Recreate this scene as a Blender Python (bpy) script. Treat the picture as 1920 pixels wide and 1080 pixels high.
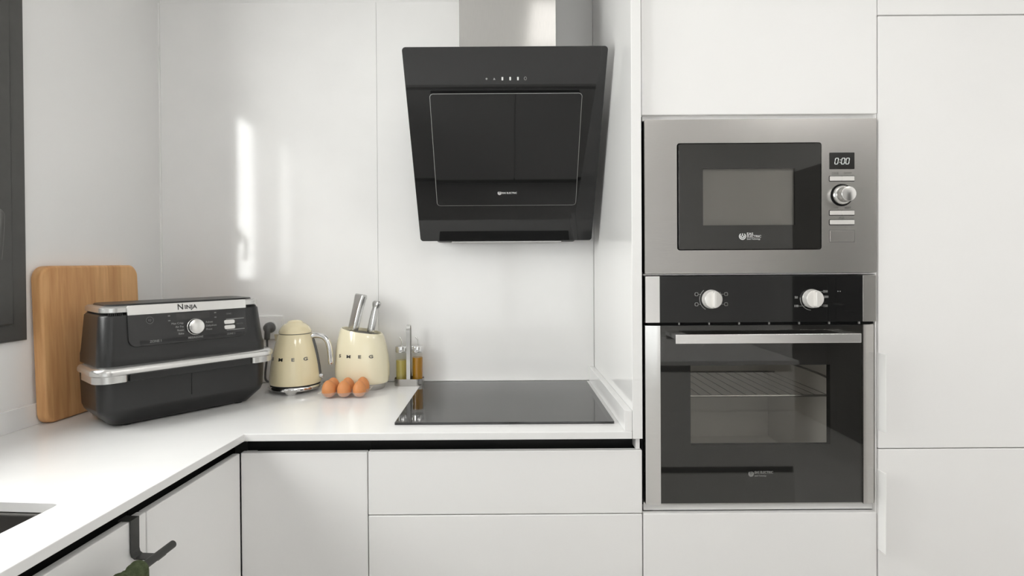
import bpy, bmesh, math, random
from mathutils import Matrix, Vector
random.seed(4)
sc = bpy.context.scene
for o in list(bpy.data.objects):
    bpy.data.objects.remove(o)
COL = sc.collection
PI = math.pi
def rad(d): return d * PI / 180

# ---------------------------------------------------------------- camera
cam_d = bpy.data.cameras.new('camera')
cam = bpy.data.objects.new('camera', cam_d)
COL.objects.link(cam)
cam_d.sensor_width = 36
cam_d.lens = 1039.0 / 1920 * 36
cam_d.shift_x = 0.00622
cam_d.shift_y = -0.02108
cam_d.clip_start = 0.02
cam.matrix_world = Matrix.Translation((0, -2.013, 1.336)) @ Matrix.Rotation(rad(90 - 0.47), 4, 'X') @ Matrix.Rotation(rad(-0.37), 4, 'Z')
sc.camera = cam

# ---------------------------------------------------------------- world, exposure
w = bpy.data.worlds.new('world')
sc.world = w
w.use_nodes = True
w.node_tree.nodes['Background'].inputs[0].default_value = (0.93, 0.96, 1.0, 1)
w.node_tree.nodes['Background'].inputs[1].default_value = 1.0
sc.view_settings.view_transform = 'Standard'
sc.view_settings.look = 'None'
sc.view_settings.gamma = 1
sc.view_settings.use_curve_mapping = False
sc.view_settings.exposure = 0.08
sc.cycles.use_denoising = True
sc.cycles.max_bounces = 10
sc.cycles.diffuse_bounces = 6
sc.cycles.glossy_bounces = 6
sc.cycles.transparent_max_bounces = 12

# left run and left wall stand 4.3 degrees out of square with the back wall
LO = Vector((-1.257, 0.010, 0))
LM = Matrix.Translation(LO) @ Matrix.Rotation(rad(-4.29), 4, 'Z')
LROT = rad(-4.29)
def L(x, y, z=0): return LM @ Vector((x, y, z))

W1_POWER, W2_POWER, PANEL_EMIT = 122, 9, 1.15
FAR_EMIT = 11.2
# daylight of the window in the left wall (area light outside the pane)
def area(name, loc, rot, sx, sy, power, col=(1, 1, 1)):
    d = bpy.data.lights.new(name, 'AREA')
    d.shape = 'RECTANGLE'; d.size = sx; d.size_y = sy; d.energy = power; d.color = col
    o = bpy.data.objects.new(name, d); COL.objects.link(o)
    o.location = loc; o.rotation_euler = rot
    return o
WIN_Y0, WIN_Y1, WIN_Z0, WIN_Z1 = -0.545, -1.745, 1.145, 2.19
area('window_daylight', L(-0.42, (WIN_Y0 + WIN_Y1) / 2, (WIN_Z0 + WIN_Z1) / 2 + 0.10), (PI / 2, 0, LROT - PI / 2), 1.80, 1.50, W1_POWER, (1.0, 0.99, 0.985))
# frontal fill light added behind the camera, outside a made-up glazed door
GX0, GX1, GZ1 = -0.95, 1.05, 2.16
area('front_fill_light', ((GX0 + GX1) / 2, -4.56, (GZ1 + 0.06) / 2), (PI / 2, 0, 0), GX1 - GX0 - 0.1, GZ1 - 0.12, W2_POWER, (1.0, 0.99, 0.985))

# ---------------------------------------------------------------- materials
MATS = {}
def mat(name, col, rough=0.5, metal=0.0, spec=0.5, coat=0.0, coat_rough=0.03, noise=0.0, nscale=8.0, bump=0.0, bscale=60.0, emit=0.0, stretch=None, ior=1.5):
    m = bpy.data.materials.new(name); m.use_nodes = True
    nt = m.node_tree; b = nt.nodes['Principled BSDF']
    c = (*col, 1)
    b.inputs['Base Color'].default_value = c
    b.inputs['Roughness'].default_value = rough
    b.inputs['Metallic'].default_value = metal
    b.inputs['Specular IOR Level'].default_value = spec
    b.inputs['IOR'].default_value = ior
    b.inputs['Coat Weight'].default_value = coat
    b.inputs['Coat Roughness'].default_value = coat_rough
    if emit:
        b.inputs['Emission Color'].default_value = c
        b.inputs['Emission Strength'].default_value = emit
    tc = nt.nodes.new('ShaderNodeTexCoord')
    mp = nt.nodes.new('ShaderNodeMapping')
    nt.links.new(tc.outputs['Object'], mp.inputs[0])
    if stretch: mp.inputs['Scale'].default_value = stretch
    n = nt.nodes.new('ShaderNodeTexNoise'); n.inputs['Scale'].default_value = nscale; n.inputs['Detail'].default_value = 4
    nt.links.new(mp.outputs[0], n.inputs['Vector'])
    mr = nt.nodes.new('ShaderNodeMapRange')
    mr.inputs[1].default_value = 0.3; mr.inputs[2].default_value = 0.7
    mr.inputs[3].default_value = 1 - noise; mr.inputs[4].default_value = 1 + noise
    nt.links.new(n.outputs['Fac'], mr.inputs[0])
    mx = nt.nodes.new('ShaderNodeVectorMath'); mx.operation = 'SCALE'
    mx.inputs[0].default_value = col
    nt.links.new(mr.outputs[0], mx.inputs['Scale'])
    nt.links.new(mx.outputs[0], b.inputs['Base Color'])
    if bump:
        n2 = nt.nodes.new('ShaderNodeTexNoise'); n2.inputs['Scale'].default_value = bscale; n2.inputs['Detail'].default_value = 3
        nt.links.new(mp.outputs[0], n2.inputs['Vector'])
        bp = nt.nodes.new('ShaderNodeBump'); bp.inputs['Strength'].default_value = bump; bp.inputs['Distance'].default_value = 0.002
        nt.links.new(n2.outputs['Fac'], bp.inputs['Height'])
        nt.links.new(bp.outputs[0], b.inputs['Normal'])
    MATS[name] = m
    return m
def thin_glass(name, tint=(1, 1, 1), gloss=0.02, body=0.0, bcol=(1, 1, 1), ior=1.5):
    m = bpy.data.materials.new(name); m.use_nodes = True
    nt = m.node_tree; nt.nodes.clear()
    out = nt.nodes.new('ShaderNodeOutputMaterial')
    tr = nt.nodes.new('ShaderNodeBsdfTransparent'); tr.inputs[0].default_value = (*tint, 1)
    gl = nt.nodes.new('ShaderNodeBsdfGlossy'); gl.inputs[0].default_value = (1, 1, 1, 1); gl.inputs[1].default_value = gloss
    fr = nt.nodes.new('ShaderNodeFresnel'); fr.inputs[0].default_value = ior
    ge = nt.nodes.new('ShaderNodeNewGeometry'); iv = nt.nodes.new('ShaderNodeMath'); iv.operation = 'MULTIPLY_ADD'   # same Fresnel curve on both faces of the sheet
    iv.inputs[1].default_value = 1 / ior - ior; iv.inputs[2].default_value = ior
    nt.links.new(ge.outputs['Backfacing'], iv.inputs[0]); nt.links.new(iv.outputs[0], fr.inputs[0])
    base = tr.outputs[0]
    if body:
        df = nt.nodes.new('ShaderNodeBsdfDiffuse'); df.inputs[0].default_value = (*bcol, 1)
        m1 = nt.nodes.new('ShaderNodeMixShader'); m1.inputs[0].default_value = body
        nt.links.new(tr.outputs[0], m1.inputs[1]); nt.links.new(df.outputs[0], m1.inputs[2]); base = m1.outputs[0]
    mx = nt.nodes.new('ShaderNodeMixShader')
    nt.links.new(fr.outputs[0], mx.inputs[0]); nt.links.new(base, mx.inputs[1]); nt.links.new(gl.outputs[0], mx.inputs[2])
    nt.links.new(mx.outputs[0], out.inputs[0])
    MATS[name] = m
    return m
mat('cabinet', (0.88, 0.872, 0.862), 0.42, spec=0.4, noise=0.008, nscale=3)
mat('cabinet_gloss', (0.86, 0.855, 0.845), 0.12, spec=0.5, coat=0.3, noise=0.006, nscale=3)
mat('carcass', (0.84, 0.83, 0.81), 0.45, noise=0.01)
mat('paint', (0.87, 0.862, 0.852), 0.7, spec=0.25, noise=0.012, nscale=2.5, bump=0.05, bscale=250)
mat('slab', (0.87, 0.862, 0.852), 0.09, spec=0.55, noise=0.018, nscale=5, bump=0.006, bscale=18)
mat('quartz', (0.85, 0.845, 0.838), 0.13, spec=0.5, noise=0.012, nscale=12)
mat('ceiling_paint', (0.88, 0.875, 0.865), 0.8, spec=0.2, noise=0.008)
mat('floor_tile', (0.72, 0.71, 0.695), 0.4, noise=0.06, nscale=5)
mat('black_channel', (0.012, 0.012, 0.012), 0.45, spec=0.3, noise=0.1)
mat('black_glass', (0.012, 0.012, 0.012), 0.025, spec=0.5, noise=0.05)
mat('hob_glass', (0.020, 0.020, 0.020), 0.05, spec=0.72, noise=0.05)
mat('black_mask', (0.012, 0.012, 0.012), 0.5, spec=0.3, noise=0.05)
mat('gap_black', (0.01, 0.01, 0.01), 0.8, spec=0.1, noise=0.05)
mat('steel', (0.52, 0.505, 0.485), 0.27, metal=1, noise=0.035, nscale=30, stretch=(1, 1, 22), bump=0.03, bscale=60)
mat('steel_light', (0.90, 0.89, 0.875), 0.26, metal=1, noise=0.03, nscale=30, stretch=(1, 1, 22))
mat('chimney_steel', (0.47, 0.46, 0.445), 0.13, metal=1, noise=0.03, nscale=30, stretch=(22, 22, 1))
mat('chrome', (0.78, 0.775, 0.77), 0.08, metal=1, noise=0.01)
mat('chrome_soft', (0.70, 0.695, 0.68), 0.2, metal=1, noise=0.02, nscale=40)
mat('sink_steel', (0.30, 0.29, 0.28), 0.35, metal=1, noise=0.03, nscale=30)
mat('silver_plastic', (0.66, 0.655, 0.64), 0.27, metal=0.9, noise=0.02, nscale=20)
mat('fryer_black', (0.013, 0.013, 0.013), 0.33, spec=0.5, noise=0.08, nscale=30, bump=0.05, bscale=400)
mat('fryer_panel', (0.016, 0.016, 0.016), 0.16, spec=0.5, noise=0.05)
mat('fryer_slot', (0.008, 0.008, 0.008), 0.5, noise=0.05)
mat('display_dark', (0.03, 0.029, 0.028), 0.12, noise=0.05)
mat('window_frame', (0.075, 0.073, 0.069), 0.38, spec=0.5, noise=0.06, nscale=30)
mat('window_gasket', (0.01, 0.01, 0.01), 0.5, noise=0.05)
mat('cream', (0.88, 0.775, 0.515), 0.14, spec=0.5, coat=0.5, noise=0.01)
mat('cream_light', (0.86, 0.79, 0.58), 0.14, spec=0.5, coat=0.5, noise=0.01)
mat('letter_chrome', (0.16, 0.155, 0.15), 0.25, metal=0.8, noise=0.02)
mat('letter_dark', (0.03, 0.03, 0.03), 0.4, noise=0.02)
mat('white_print', (0.75, 0.75, 0.74), 0.5, noise=0.01)
mat('grey_print', (0.30, 0.30, 0.29), 0.5, noise=0.02)
mat('dim_print', (0.16, 0.16, 0.155), 0.5, noise=0.02)
mat('steel_print', (0.12, 0.118, 0.112), 0.5, noise=0.02)
mat('digits', (0.70, 0.72, 0.70), 0.5, emit=0.35, noise=0.0)
mat('white_plastic', (0.90, 0.895, 0.885), 0.3, noise=0.01)
mat('button_white', (0.82, 0.80, 0.77), 0.25, metal=0.3, noise=0.01)
mat('dark_plastic', (0.10, 0.10, 0.10), 0.35, noise=0.05)
mat('black_rubber', (0.02, 0.02, 0.02), 0.6, noise=0.05)
mat('rail_metal', (0.055, 0.055, 0.052), 0.45, metal=0.3, noise=0.05)
mat('towel', (0.085, 0.105, 0.055), 0.95, spec=0.1, noise=0.25, nscale=120, bump=0.8, bscale=500)
mat('eggshell', (0.66, 0.27, 0.10), 0.45, spec=0.35, noise=0.06, nscale=25, bump=0.04, bscale=200)
mat('rack_wire', (0.30, 0.295, 0.28), 0.42, metal=1, noise=0.02)
mat('enamel', (0.78, 0.76, 0.73), 0.35, noise=0.05, nscale=6)
mat('screen_mesh', (0.195, 0.187, 0.178), 0.5, metal=0.3, noise=0.04, nscale=4)
mat('dark_wood', (0.030, 0.026, 0.023), 0.45, noise=0.2, nscale=8, stretch=(6, 6, 0.6))
mat('ceiling_glow', (1.0, 0.985, 0.965), 0.6, emit=PANEL_EMIT, noise=0.0)  # glow in place of a bright stretch of ceiling
mat('fill_glow', (1.0, 0.985, 0.965), 0.6, emit=FAR_EMIT, noise=0.0)  # glow of the added fill panels
mat('filter_grey', (0.45, 0.44, 0.43), 0.35, metal=0.8, noise=0.03)
mat('outside_white', (0.8, 0.8, 0.8), 0.8, noise=0.02)
thin_glass('pane_glass', (0.97, 0.98, 0.97))
thin_glass('oven_pane', (0.93, 0.925, 0.91), 0.02)
thin_glass('bottle_glass', (0.95, 0.96, 0.95), 0.02)
thin_glass('clear_plastic', (0.93, 0.94, 0.94), 0.06, body=0.20, bcol=(0.9, 0.9, 0.9))
thin_glass('oil_pale', (0.92, 0.86, 0.42), 0.05, body=0.5, bcol=(0.80, 0.68, 0.22))
thin_glass('oil_dark', (0.88, 0.58, 0.03), 0.05, body=0.55, bcol=(0.58, 0.30, 0.010))
def wood_mat():
    m = mat('board_wood', (0.53, 0.27, 0.105), 0.45, spec=0.35)
    nt = m.node_tree; b = nt.nodes['Principled BSDF']
    tc = nt.nodes.new('ShaderNodeTexCoord')
    sp = nt.nodes.new('ShaderNodeSeparateXYZ'); nt.links.new(tc.outputs['Object'], sp.inputs[0])
    # glued staves: a tone for each 5 cm of the width (object y)
    dv = nt.nodes.new('ShaderNodeMath'); dv.operation = 'MULTIPLY'; dv.inputs[1].default_value = 1 / 0.052
    nt.links.new(sp.outputs['Y'], dv.inputs[0])
    fl = nt.nodes.new('ShaderNodeMath'); fl.operation = 'FLOOR'; nt.links.new(dv.outputs[0], fl.inputs[0])
    wn = nt.nodes.new('ShaderNodeTexWhiteNoise'); wn.noise_dimensions = '1D'; nt.links.new(fl.outputs[0], wn.inputs['W'])
    mp = nt.nodes.new('ShaderNodeMapping'); mp.inputs['Scale'].default_value = (30, 30, 2.2)
    nt.links.new(tc.outputs['Object'], mp.inputs[0])
    n = nt.nodes.new('ShaderNodeTexNoise'); n.inputs['Scale'].default_value = 2.2; n.inputs['Detail'].default_value = 6; n.inputs['Distortion'].default_value = 0.6
    nt.links.new(mp.outputs[0], n.inputs['Vector'])
    add = nt.nodes.new('ShaderNodeMath'); add.operation = 'MULTIPLY_ADD'; add.inputs[1].default_value = 0.45
    nt.links.new(wn.outputs['Value'], add.inputs[0]); nt.links.new(n.outputs['Fac'], add.inputs[2])
    cr = nt.nodes.new('ShaderNodeValToRGB')
    cr.color_ramp.elements[0].position = 0.3; cr.color_ramp.elements[0].color = (0.57, 0.275, 0.105, 1)
    cr.color_ramp.elements[1].position = 1.05; cr.color_ramp.elements[1].color = (0.83, 0.49, 0.225, 1)
    nt.links.new(add.outputs[0], cr.inputs[0]); nt.links.new(cr.outputs[0], b.inputs['Base Color'])
wood_mat()

# ---------------------------------------------------------------- mesh helpers
I4 = Matrix.Identity(4)
def FRONT(y): return Matrix.Translation((0, y, 0)) @ Matrix.Rotation(PI / 2, 4, 'X')   # (x, z, outwards) on a face looking to -y
def new(): return bmesh.new()
def merge(bm, t, M=None):
    if M is not None: t.transform(M)
    me = bpy.data.meshes.new('tmp'); t.to_mesh(me); t.free()
    bm.from_mesh(me); bpy.data.meshes.remove(me)
    return bm
def box(bm, x0, x1, y0, y1, z0, z1, bev=0.0, seg=2, M=None):
    t = bmesh.new()
    bmesh.ops.create_cube(t, size=1)
    for v in t.verts:
        v.co = Vector((x0 if v.co.x < 0 else x1, y0 if v.co.y < 0 else y1, z0 if v.co.z < 0 else z1))
    bmesh.ops.recalc_face_normals(t, faces=t.faces)
    if bev: bmesh.ops.bevel(t, geom=list(t.edges), offset=bev, segments=seg, affect='EDGES', profile=0.5)
    return merge(bm, t, M)
def rrpts(x0, x1, y0, y1, r, n=5):
    if not isinstance(r, (tuple, list)): r = (r,) * 4      # corners: right-top, left-top, left-bottom, right-bottom
    P = []
    for (cx, cy, a0, rr) in ((x1 - r[0], y1 - r[0], 0, r[0]), (x0 + r[1], y1 - r[1], 90, r[1]), (x0 + r[2], y0 + r[2], 180, r[2]), (x1 - r[3], y0 + r[3], 270, r[3])):
        if rr <= 1e-6: P.append((cx, cy)); continue
        for k in range(n + 1):
            a = rad(a0 + 90 * k / n); P.append((cx + rr * math.cos(a), cy + rr * math.sin(a)))
    return P
def prism(bm, pts, z0, z1, M=None, bev=0.0):
    t = bmesh.new()
    lo = [t.verts.new((p[0], p[1], z0)) for p in pts]; hi = [t.verts.new((p[0], p[1], z1)) for p in pts]
    n = len(pts)
    t.faces.new(lo[::-1]); top = t.faces.new(hi)
    for i in range(n): t.faces.new((lo[i], lo[(i + 1) % n], hi[(i + 1) % n], hi[i]))
    bmesh.ops.recalc_face_normals(t, faces=t.faces)
    if bev: bmesh.ops.bevel(t, geom=list(top.edges), offset=bev, segments=2, affect='EDGES', profile=0.5)
    return merge(bm, t, M)
def rr(bm, x0, x1, y0, y1, r, z0, z1, M=None, bev=0.0, n=5): return prism(bm, rrpts(x0, x1, y0, y1, r, n), z0, z1, M, bev)
def loft(bm, secs, cap=True, M=None, closed=True):
    t = bmesh.new()
    rings = [[t.verts.new(p) for p in s] for s in secs]
    n = len(rings[0])
    for a, b in zip(rings, rings[1:]):
        for i in range(n if closed else n - 1):
            t.faces.new((a[i], a[(i + 1) % n], b[(i + 1) % n], b[i]))
    if cap: t.faces.new(rings[0][::-1]); t.faces.new(rings[-1])
    bmesh.ops.recalc_face_normals(t, faces=t.faces)
    return merge(bm, t, M)
def lathe(bm, prof, seg=40, c=(0, 0, 0), sx=1.0, sy=1.0, M=None):
    secs = []
    for r, z in prof:
        r = max(r, 1e-5)
        secs.append([(c[0] + r * sx * math.cos(2 * PI * k / seg), c[1] + r * sy * math.sin(2 * PI * k / seg), c[2] + z) for k in range(seg)])
    return loft(bm, secs, True, M)
def tube(bm, pts, r, seg=10, M=None, flat=None):
    P = [Vector(p) for p in pts]
    secs = []; up = Vector((0, 0, 1)); prev = None
    for i, p in enumerate(P):
        d = (P[min(i + 1, len(P) - 1)] - P[max(i - 1, 0)]).normalized()
        if prev is None:
            a = up if abs(d.z) < 0.9 else Vector((1, 0, 0))
            u = d.cross(a).normalized()
        else:
            u = (prev - d * prev.dot(d)).normalized()
        prev = u; v = d.cross(u)
        ri = r[i] if isinstance(r, (list, tuple)) else r
        secs.append([tuple(p + u * (ri * math.cos(2 * PI * k / seg)) + v * (ri * math.sin(2 * PI * k / seg))) for k in range(seg)])
    return loft(bm, secs, True, M)
def spline(ctrl, n=8):
    C = [Vector(c) for c in ctrl]; C = [C[0] * 2 - C[1]] + C + [C[-1] * 2 - C[-2]]
    out = []
    for i in range(1, len(C) - 2):
        for k in range(n):
            t = k / n; a, b, c, d = C[i - 1], C[i], C[i + 1], C[i + 2]
            out.append(0.5 * ((2 * b) + (c - a) * t + (2 * a - 5 * b + 4 * c - d) * t * t + (3 * b - a - 3 * c + d) * t ** 3))
    out.append(C[-2]); return out
def text(bm, s, size, depth=0.0006, M=None, align='CENTER', sx=1.0, bold=0.0, shear=0.0):
    c = bpy.data.curves.new('txt', 'FONT'); c.body = s; c.size = size; c.extrude = depth / 2; c.offset = bold
    c.align_x = align; c.align_y = 'CENTER'; c.resolution_u = 3; c.shear = shear
    o = bpy.data.objects.new('txt', c); COL.objects.link(o)
    bpy.context.view_layer.update()
    me = bpy.data.meshes.new_from_object(o.evaluated_get(bpy.context.evaluated_depsgraph_get()))
    bpy.data.objects.remove(o); bpy.data.curves.remove(c)
    t = bmesh.new(); t.from_mesh(me); bpy.data.meshes.remove(me)
    t.transform(Matrix.Diagonal((sx, 1, 1, 1)))
    t.transform(Matrix.Translation((0, 0, depth / 2)))
    return merge(bm, t, M)
def obj(name, bm, m, parent=None, smooth=False, M=None):
    if M is not None: bm.transform(M)
    me = bpy.data.meshes.new(name); bm.to_mesh(me); bm.free()
    me.materials.append(MATS[m])
    if smooth:
        for p in me.polygons: p.use_smooth = True
        me.set_sharp_from_angle(angle=rad(50))
    o = bpy.data.objects.new(name, me); COL.objects.link(o)
    if smooth:
        wn = o.modifiers.new('normals', 'WEIGHTED_NORMAL'); wn.keep_sharp = True; wn.weight = 100
    if parent is not None: o.parent = parent
    return o
def tag(o, label=None, cat=None, group=None, kind=None):
    if label: o['label'] = label
    if cat: o['category'] = cat
    if group: o['group'] = group
    if kind: o['kind'] = kind
    return o
def thing(name, label, cat, loc=(0, 0, 0), rz=0, group=None):
    o = bpy.data.objects.new(name, None); COL.objects.link(o)
    o.empty_display_size = 0.05
    o.location = loc; o.rotation_euler = (0, 0, rz)
    return tag(o, label, cat, group)
def bx(name, x0, x1, y0, y1, z0, z1, m, parent=None, bev=0.0, M=None):
    return obj(name, box(new(), x0, x1, y0, y1, z0, z1, bev, M=M), m, parent, smooth=bev > 0)
def sub(M, v): return M @ Vector(v)
def child_at(t):                      # matrix that carries world coordinates into the thing's own frame
    return (Matrix.Translation(t.location) @ t.rotation_euler.to_matrix().to_4x4()).inverted()

# ================================================================ SETTING
CEIL = 2.52
XR, YF = 2.60, -4.40
b = new(); box(b, -1.9, XR + .1, YF - .1, 0.12, -0.06, 0.0)
floor = tag(obj('floor', b, 'floor_tile'), kind='structure')
b = new(); box(b, -1.9, XR + .1, YF - .1, 0.12, CEIL, CEIL + 0.06)
tag(obj('ceiling', b, 'ceiling_paint'), kind='structure')
b = new(); box(b, -1.50, XR + .1, 0.018, 0.12, 0.0, CEIL)
wb = tag(obj('wall_back', b, 'paint'), kind='structure')
# two glossy slabs line the back wall, with a fine joint
bx('wall_panel', -1.252, -0.4658, 0.010, 0.018, 0.902, 2.284, 'slab', wb, 0.0006)
bx('wall_panel', -0.4650, 0.3216, 0.010, 0.018, 0.902, 2.284, 'slab', wb, 0.0006)
b = new()
box(b, -0.12, 0, WIN_Y0, 0.02, 0, CEIL); box(b, -0.12, 0, -4.6, WIN_Y1, 0, CEIL)
box(b, -0.12, 0, WIN_Y1, WIN_Y0, 0, WIN_Z0); box(b, -0.12, 0, WIN_Y1, WIN_Y0, WIN_Z1, CEIL)
bmesh.ops.remove_doubles(b, verts=b.verts, dist=1e-5)
tag(obj('wall_left', b, 'paint', M=LM), kind='structure')
b = new(); box(b, XR, XR + 0.1, YF - 0.1, 0.018, 0, CEIL)
tag(obj('wall_right', b, 'paint'), kind='structure')
b = new(); box(b, -1.8, GX0, YF - 0.1, YF, 0, CEIL); box(b, GX1, XR, YF - 0.1, YF, 0, CEIL); box(b, GX0, GX1, YF - 0.1, YF, GZ1, CEIL)
tag(obj('wall_front', b, 'paint'), kind='structure')
# caulk line in the corner
b = new(); box(b, 0.0, 0.005, -0.004, 0.004, 0.96, 2.284)
tag(obj('trim_1', b, 'white_plastic', M=LM), kind='structure', label='thin white caulk line in the left wall corner')

# window in the left wall
wt = thing('window_1', 'dark grey framed window in the left wall beside the chopping board', 'window', L(0, WIN_Y0, WIN_Z0), LROT)
wt['kind'] = 'structure'
CH = child_at(wt) @ LM
def wpart(name, bm, m, par=wt, smooth=True): return obj(name, bm, m, par, smooth, M=CH)
Y0, Y1, Z0, Z1 = WIN_Y0 + 0.010, WIN_Y1 - 0.010, WIN_Z0 - 0.010, WIN_Z1 + 0.010
def ring(bm, y0, y1, z0, z1, wd, x0, x1, bev=0.004):    # mitred frame, y0 > y1
    prof = [(x0, 0), (x1 - bev, 0), (x1, bev), (x1, wd - bev * 2.5), (x1 - bev * 2, wd), (x0, wd)]
    secs = []
    for (yy, zz, sy, sz) in ((y0, z0, -1, 1), (y1, z0, 1, 1), (y1, z1, 1, -1), (y0, z1, -1, -1), (y0, z0, -1, 1)):
        secs.append([(px, yy + sy * d, zz + sz * d) for px, d in prof])
    return loft(bm, secs, cap=False)
b = new(); ring(b, Y0, Y1, Z0, Z1, 0.050, -0.05, 0.012); wpart('window_frame', b, 'window_frame')
ym = (Y0 + Y1) / 2
for k, (ya, yb) in enumerate(((Y0 - 0.046, ym + 0.002), (ym - 0.002, Y1 + 0.046))):
    b = new(); ring(b, ya, yb, Z0 + 0.046, Z1 - 0.046, 0.075, -0.045, 0.020)
    s = wpart('sash', b, 'window_frame')
    b = new(); box(b, -0.020, -0.014, yb + 0.07, ya - 0.07, Z0 + 0.112, Z1 - 0.112); wpart('pane', b, 'pane_glass', s, False)
    b = new(); ring(b, ya - 0.074, yb + 0.074, Z0 + 0.119, Z1 - 0.119, 0.006, -0.022, 0.0, 0.001); wpart('gasket', b, 'window_gasket', s)
hs = [c for c in wt.children if c.name.startswith('sash')]
b = new(); rr(b, -0.014, 0.014, -0.035, 0.035, 0.012, 0, 0.012, M=Matrix.Translation((0.020, Y0 - 0.106, 1.470)) @ Matrix.Rotation(PI / 2, 4, 'Y') @ Matrix.Rotation(PI / 2, 4, 'Z'), bev=0.003)
tube(b, spline([(0.024, Y0 - 0.106, 1.470), (0.042, Y0 - 0.106, 1.469), (0.052, Y0 - 0.109, 1.455), (0.053, Y0 - 0.114, 1.40), (0.050, Y0 - 0.116, 1.35)]), 0.0085, 12)
wpart('window_handle', b, 'window_frame', hs[0])

# unseen glazed double door, made up to go with the frontal fill light
gd = thing('fill_door', 'unseen glazed double door added behind the camera for frontal fill', 'door', ((GX0 + GX1) / 2, YF - 0.05, 0)); gd['kind'] = 'structure'
hw = (GX1 - GX0) / 2
b = new(); box(b, -hw, -hw + 0.05, -0.04, 0.04, 0, GZ1, 0.003); box(b, hw - 0.05, hw, -0.04, 0.04, 0, GZ1, 0.003); box(b, -hw + 0.05, hw - 0.05, -0.04, 0.04, GZ1 - 0.05, GZ1, 0.003); obj('door_frame', b, 'window_frame', gd, True)
for (xa, xb) in ((-hw + 0.052, -0.002), (0.002, hw - 0.052)):
    b = new()
    for (a, c, e, f) in ((xa, xa + 0.08, 0.01, GZ1 - 0.052), (xb - 0.08, xb, 0.01, GZ1 - 0.052), (xa + 0.08, xb - 0.08, 0.01, 0.09), (xa + 0.08, xb - 0.08, GZ1 - 0.132, GZ1 - 0.052)): box(b, a, c, -0.03, 0.03, e, f, 0.003)
    lf = obj('leaf', b, 'window_frame', gd, True)
    b = new(); box(b, xa + 0.075, xb - 0.075, -0.004, 0.004, 0.085, GZ1 - 0.127); obj('pane', b, 'pane_glass', lf)
# made-up double door in the right wall, added for a dark oven reflection
dr = thing('reflection_door', 'made-up dark door in the right wall, added to darken the oven reflection', 'door', (XR, -3.45, 0), 0); dr['kind'] = 'structure'
for s in (-1, 1):
    lf = bx('leaf', -0.045, -0.005, 0.003 if s > 0 else -0.60, 0.60 if s > 0 else -0.003, 0.006, 2.04, 'dark_wood', dr, 0.003)
    for (za, zb) in ((0.15, 0.95), (1.10, 1.90)):
        bx('panel', -0.054, -0.044, s * 0.30 - 0.2, s * 0.30 + 0.2, za, zb, 'dark_wood', lf, 0.004)
    b = new(); tube(b, [(-0.045, s * 0.05, 1.0), (-0.09, s * 0.05, 1.0)], 0.008, 10); tube(b, [(-0.088, s * 0.05, 1.0), (-0.088, s * 0.17, 1.0)], 0.008, 10); obj('door_handle', b, 'chrome', lf, True)
b = new(); box(b, -0.03, -0.001, -0.68, -0.605, 0, 2.12); box(b, -0.03, -0.001, 0.605, 0.68, 0, 2.12); box(b, -0.03, -0.001, -0.605, 0.605, 2.045, 2.12); obj('door_frame', b, 'dark_wood', dr)

# glowing ceiling panels: nearest stands in for bright ceiling, others added as fill
for i, (x, y, lab) in enumerate(((0.42, -1.30, 'glowing square standing in for bright ceiling nearest the cooker hood'), (0.42, -3.1, 'glowing square fill panel added to the ceiling behind the peninsula'),
                                 (1.75, -2.2, 'glowing square fill panel added to the ceiling nearest the right wall'))):
    t = thing('glow_panel', lab, 'ceiling glow panel', (x, y, CEIL), 0, 'added ceiling glow panels')
    b = new()
    for (a, c, d, e) in ((-.31, .31, -.31, -.295), (-.31, .31, .295, .31), (-.31, -.295, -.295, .295), (.295, .31, -.295, .295)): box(b, a, c, d, e, -0.014, 0)
    obj('frame', b, 'white_plastic', t)
    b = new(); box(b, -.296, .296, -.296, .296, -0.010, -0.002); obj('glow_face', b, 'ceiling_glow' if i == 0 else 'fill_glow', t)

# ================================================================ KITCHEN UNITS
FY = -0.583            # plane of the cabinet fronts on the back run
WT0, WT1 = 0.881, 0.900
# --- worktop: one continuous U, with the sink cut out
def local_line(x, y):  # point of the left run's line local-x = x at world y
    p = L(x, 0); d = L(x, -1) - p
    return p + d * ((y - p.y) / d.y)
outer = [Vector((-1.257, 0.010, 0)), Vector((0.3212, 0.010, 0)), Vector((0.3212, -0.600, 0)), local_line(0.63, -0.600), local_line(0.63, -1.56),
         Vector((1.27, -1.56, 0)), Vector((1.27, -2.36, 0)), local_line(0.0, -2.36)]
SX0, SX1, SY0, SY1 = 0.125, 0.515, -1.42, -0.978      # sink opening, left-run frame
hole = [L(p[0], p[1]) for p in rrpts(SX0, SX1, SY0, SY1, 0.012, 4)]
def plate(loops, z0, z1):
    bm = bmesh.new(); es = []
    for lp in loops:
        vs = [bm.verts.new((p.x, p.y, z1)) for p in lp]
        es += [bm.edges.new((vs[i], vs[(i + 1) % len(vs)])) for i in range(len(vs))]
    bmesh.ops.triangle_fill(bm, edges=es, use_beauty=True, normal=(0, 0, 1))
    r = bmesh.ops.extrude_face_region(bm, geom=list(bm.faces))
    bmesh.ops.translate(bm, verts=[v for v in r['geom'] if isinstance(v, bmesh.types.BMVert)], vec=(0, 0, z0 - z1))
    bmesh.ops.recalc_face_normals(bm, faces=bm.faces)
    return bm
o = tag(obj('worktop', plate([outer, hole], WT0, WT1), 'quartz'), 'white quartz worktop running around the kitchen corner', 'worktop')
md = o.modifiers.new('bevel', 'BEVEL'); md.width = 0.0015; md.segments = 2; md.limit_method = 'ANGLE'; md.angle_limit = rad(40)
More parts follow.
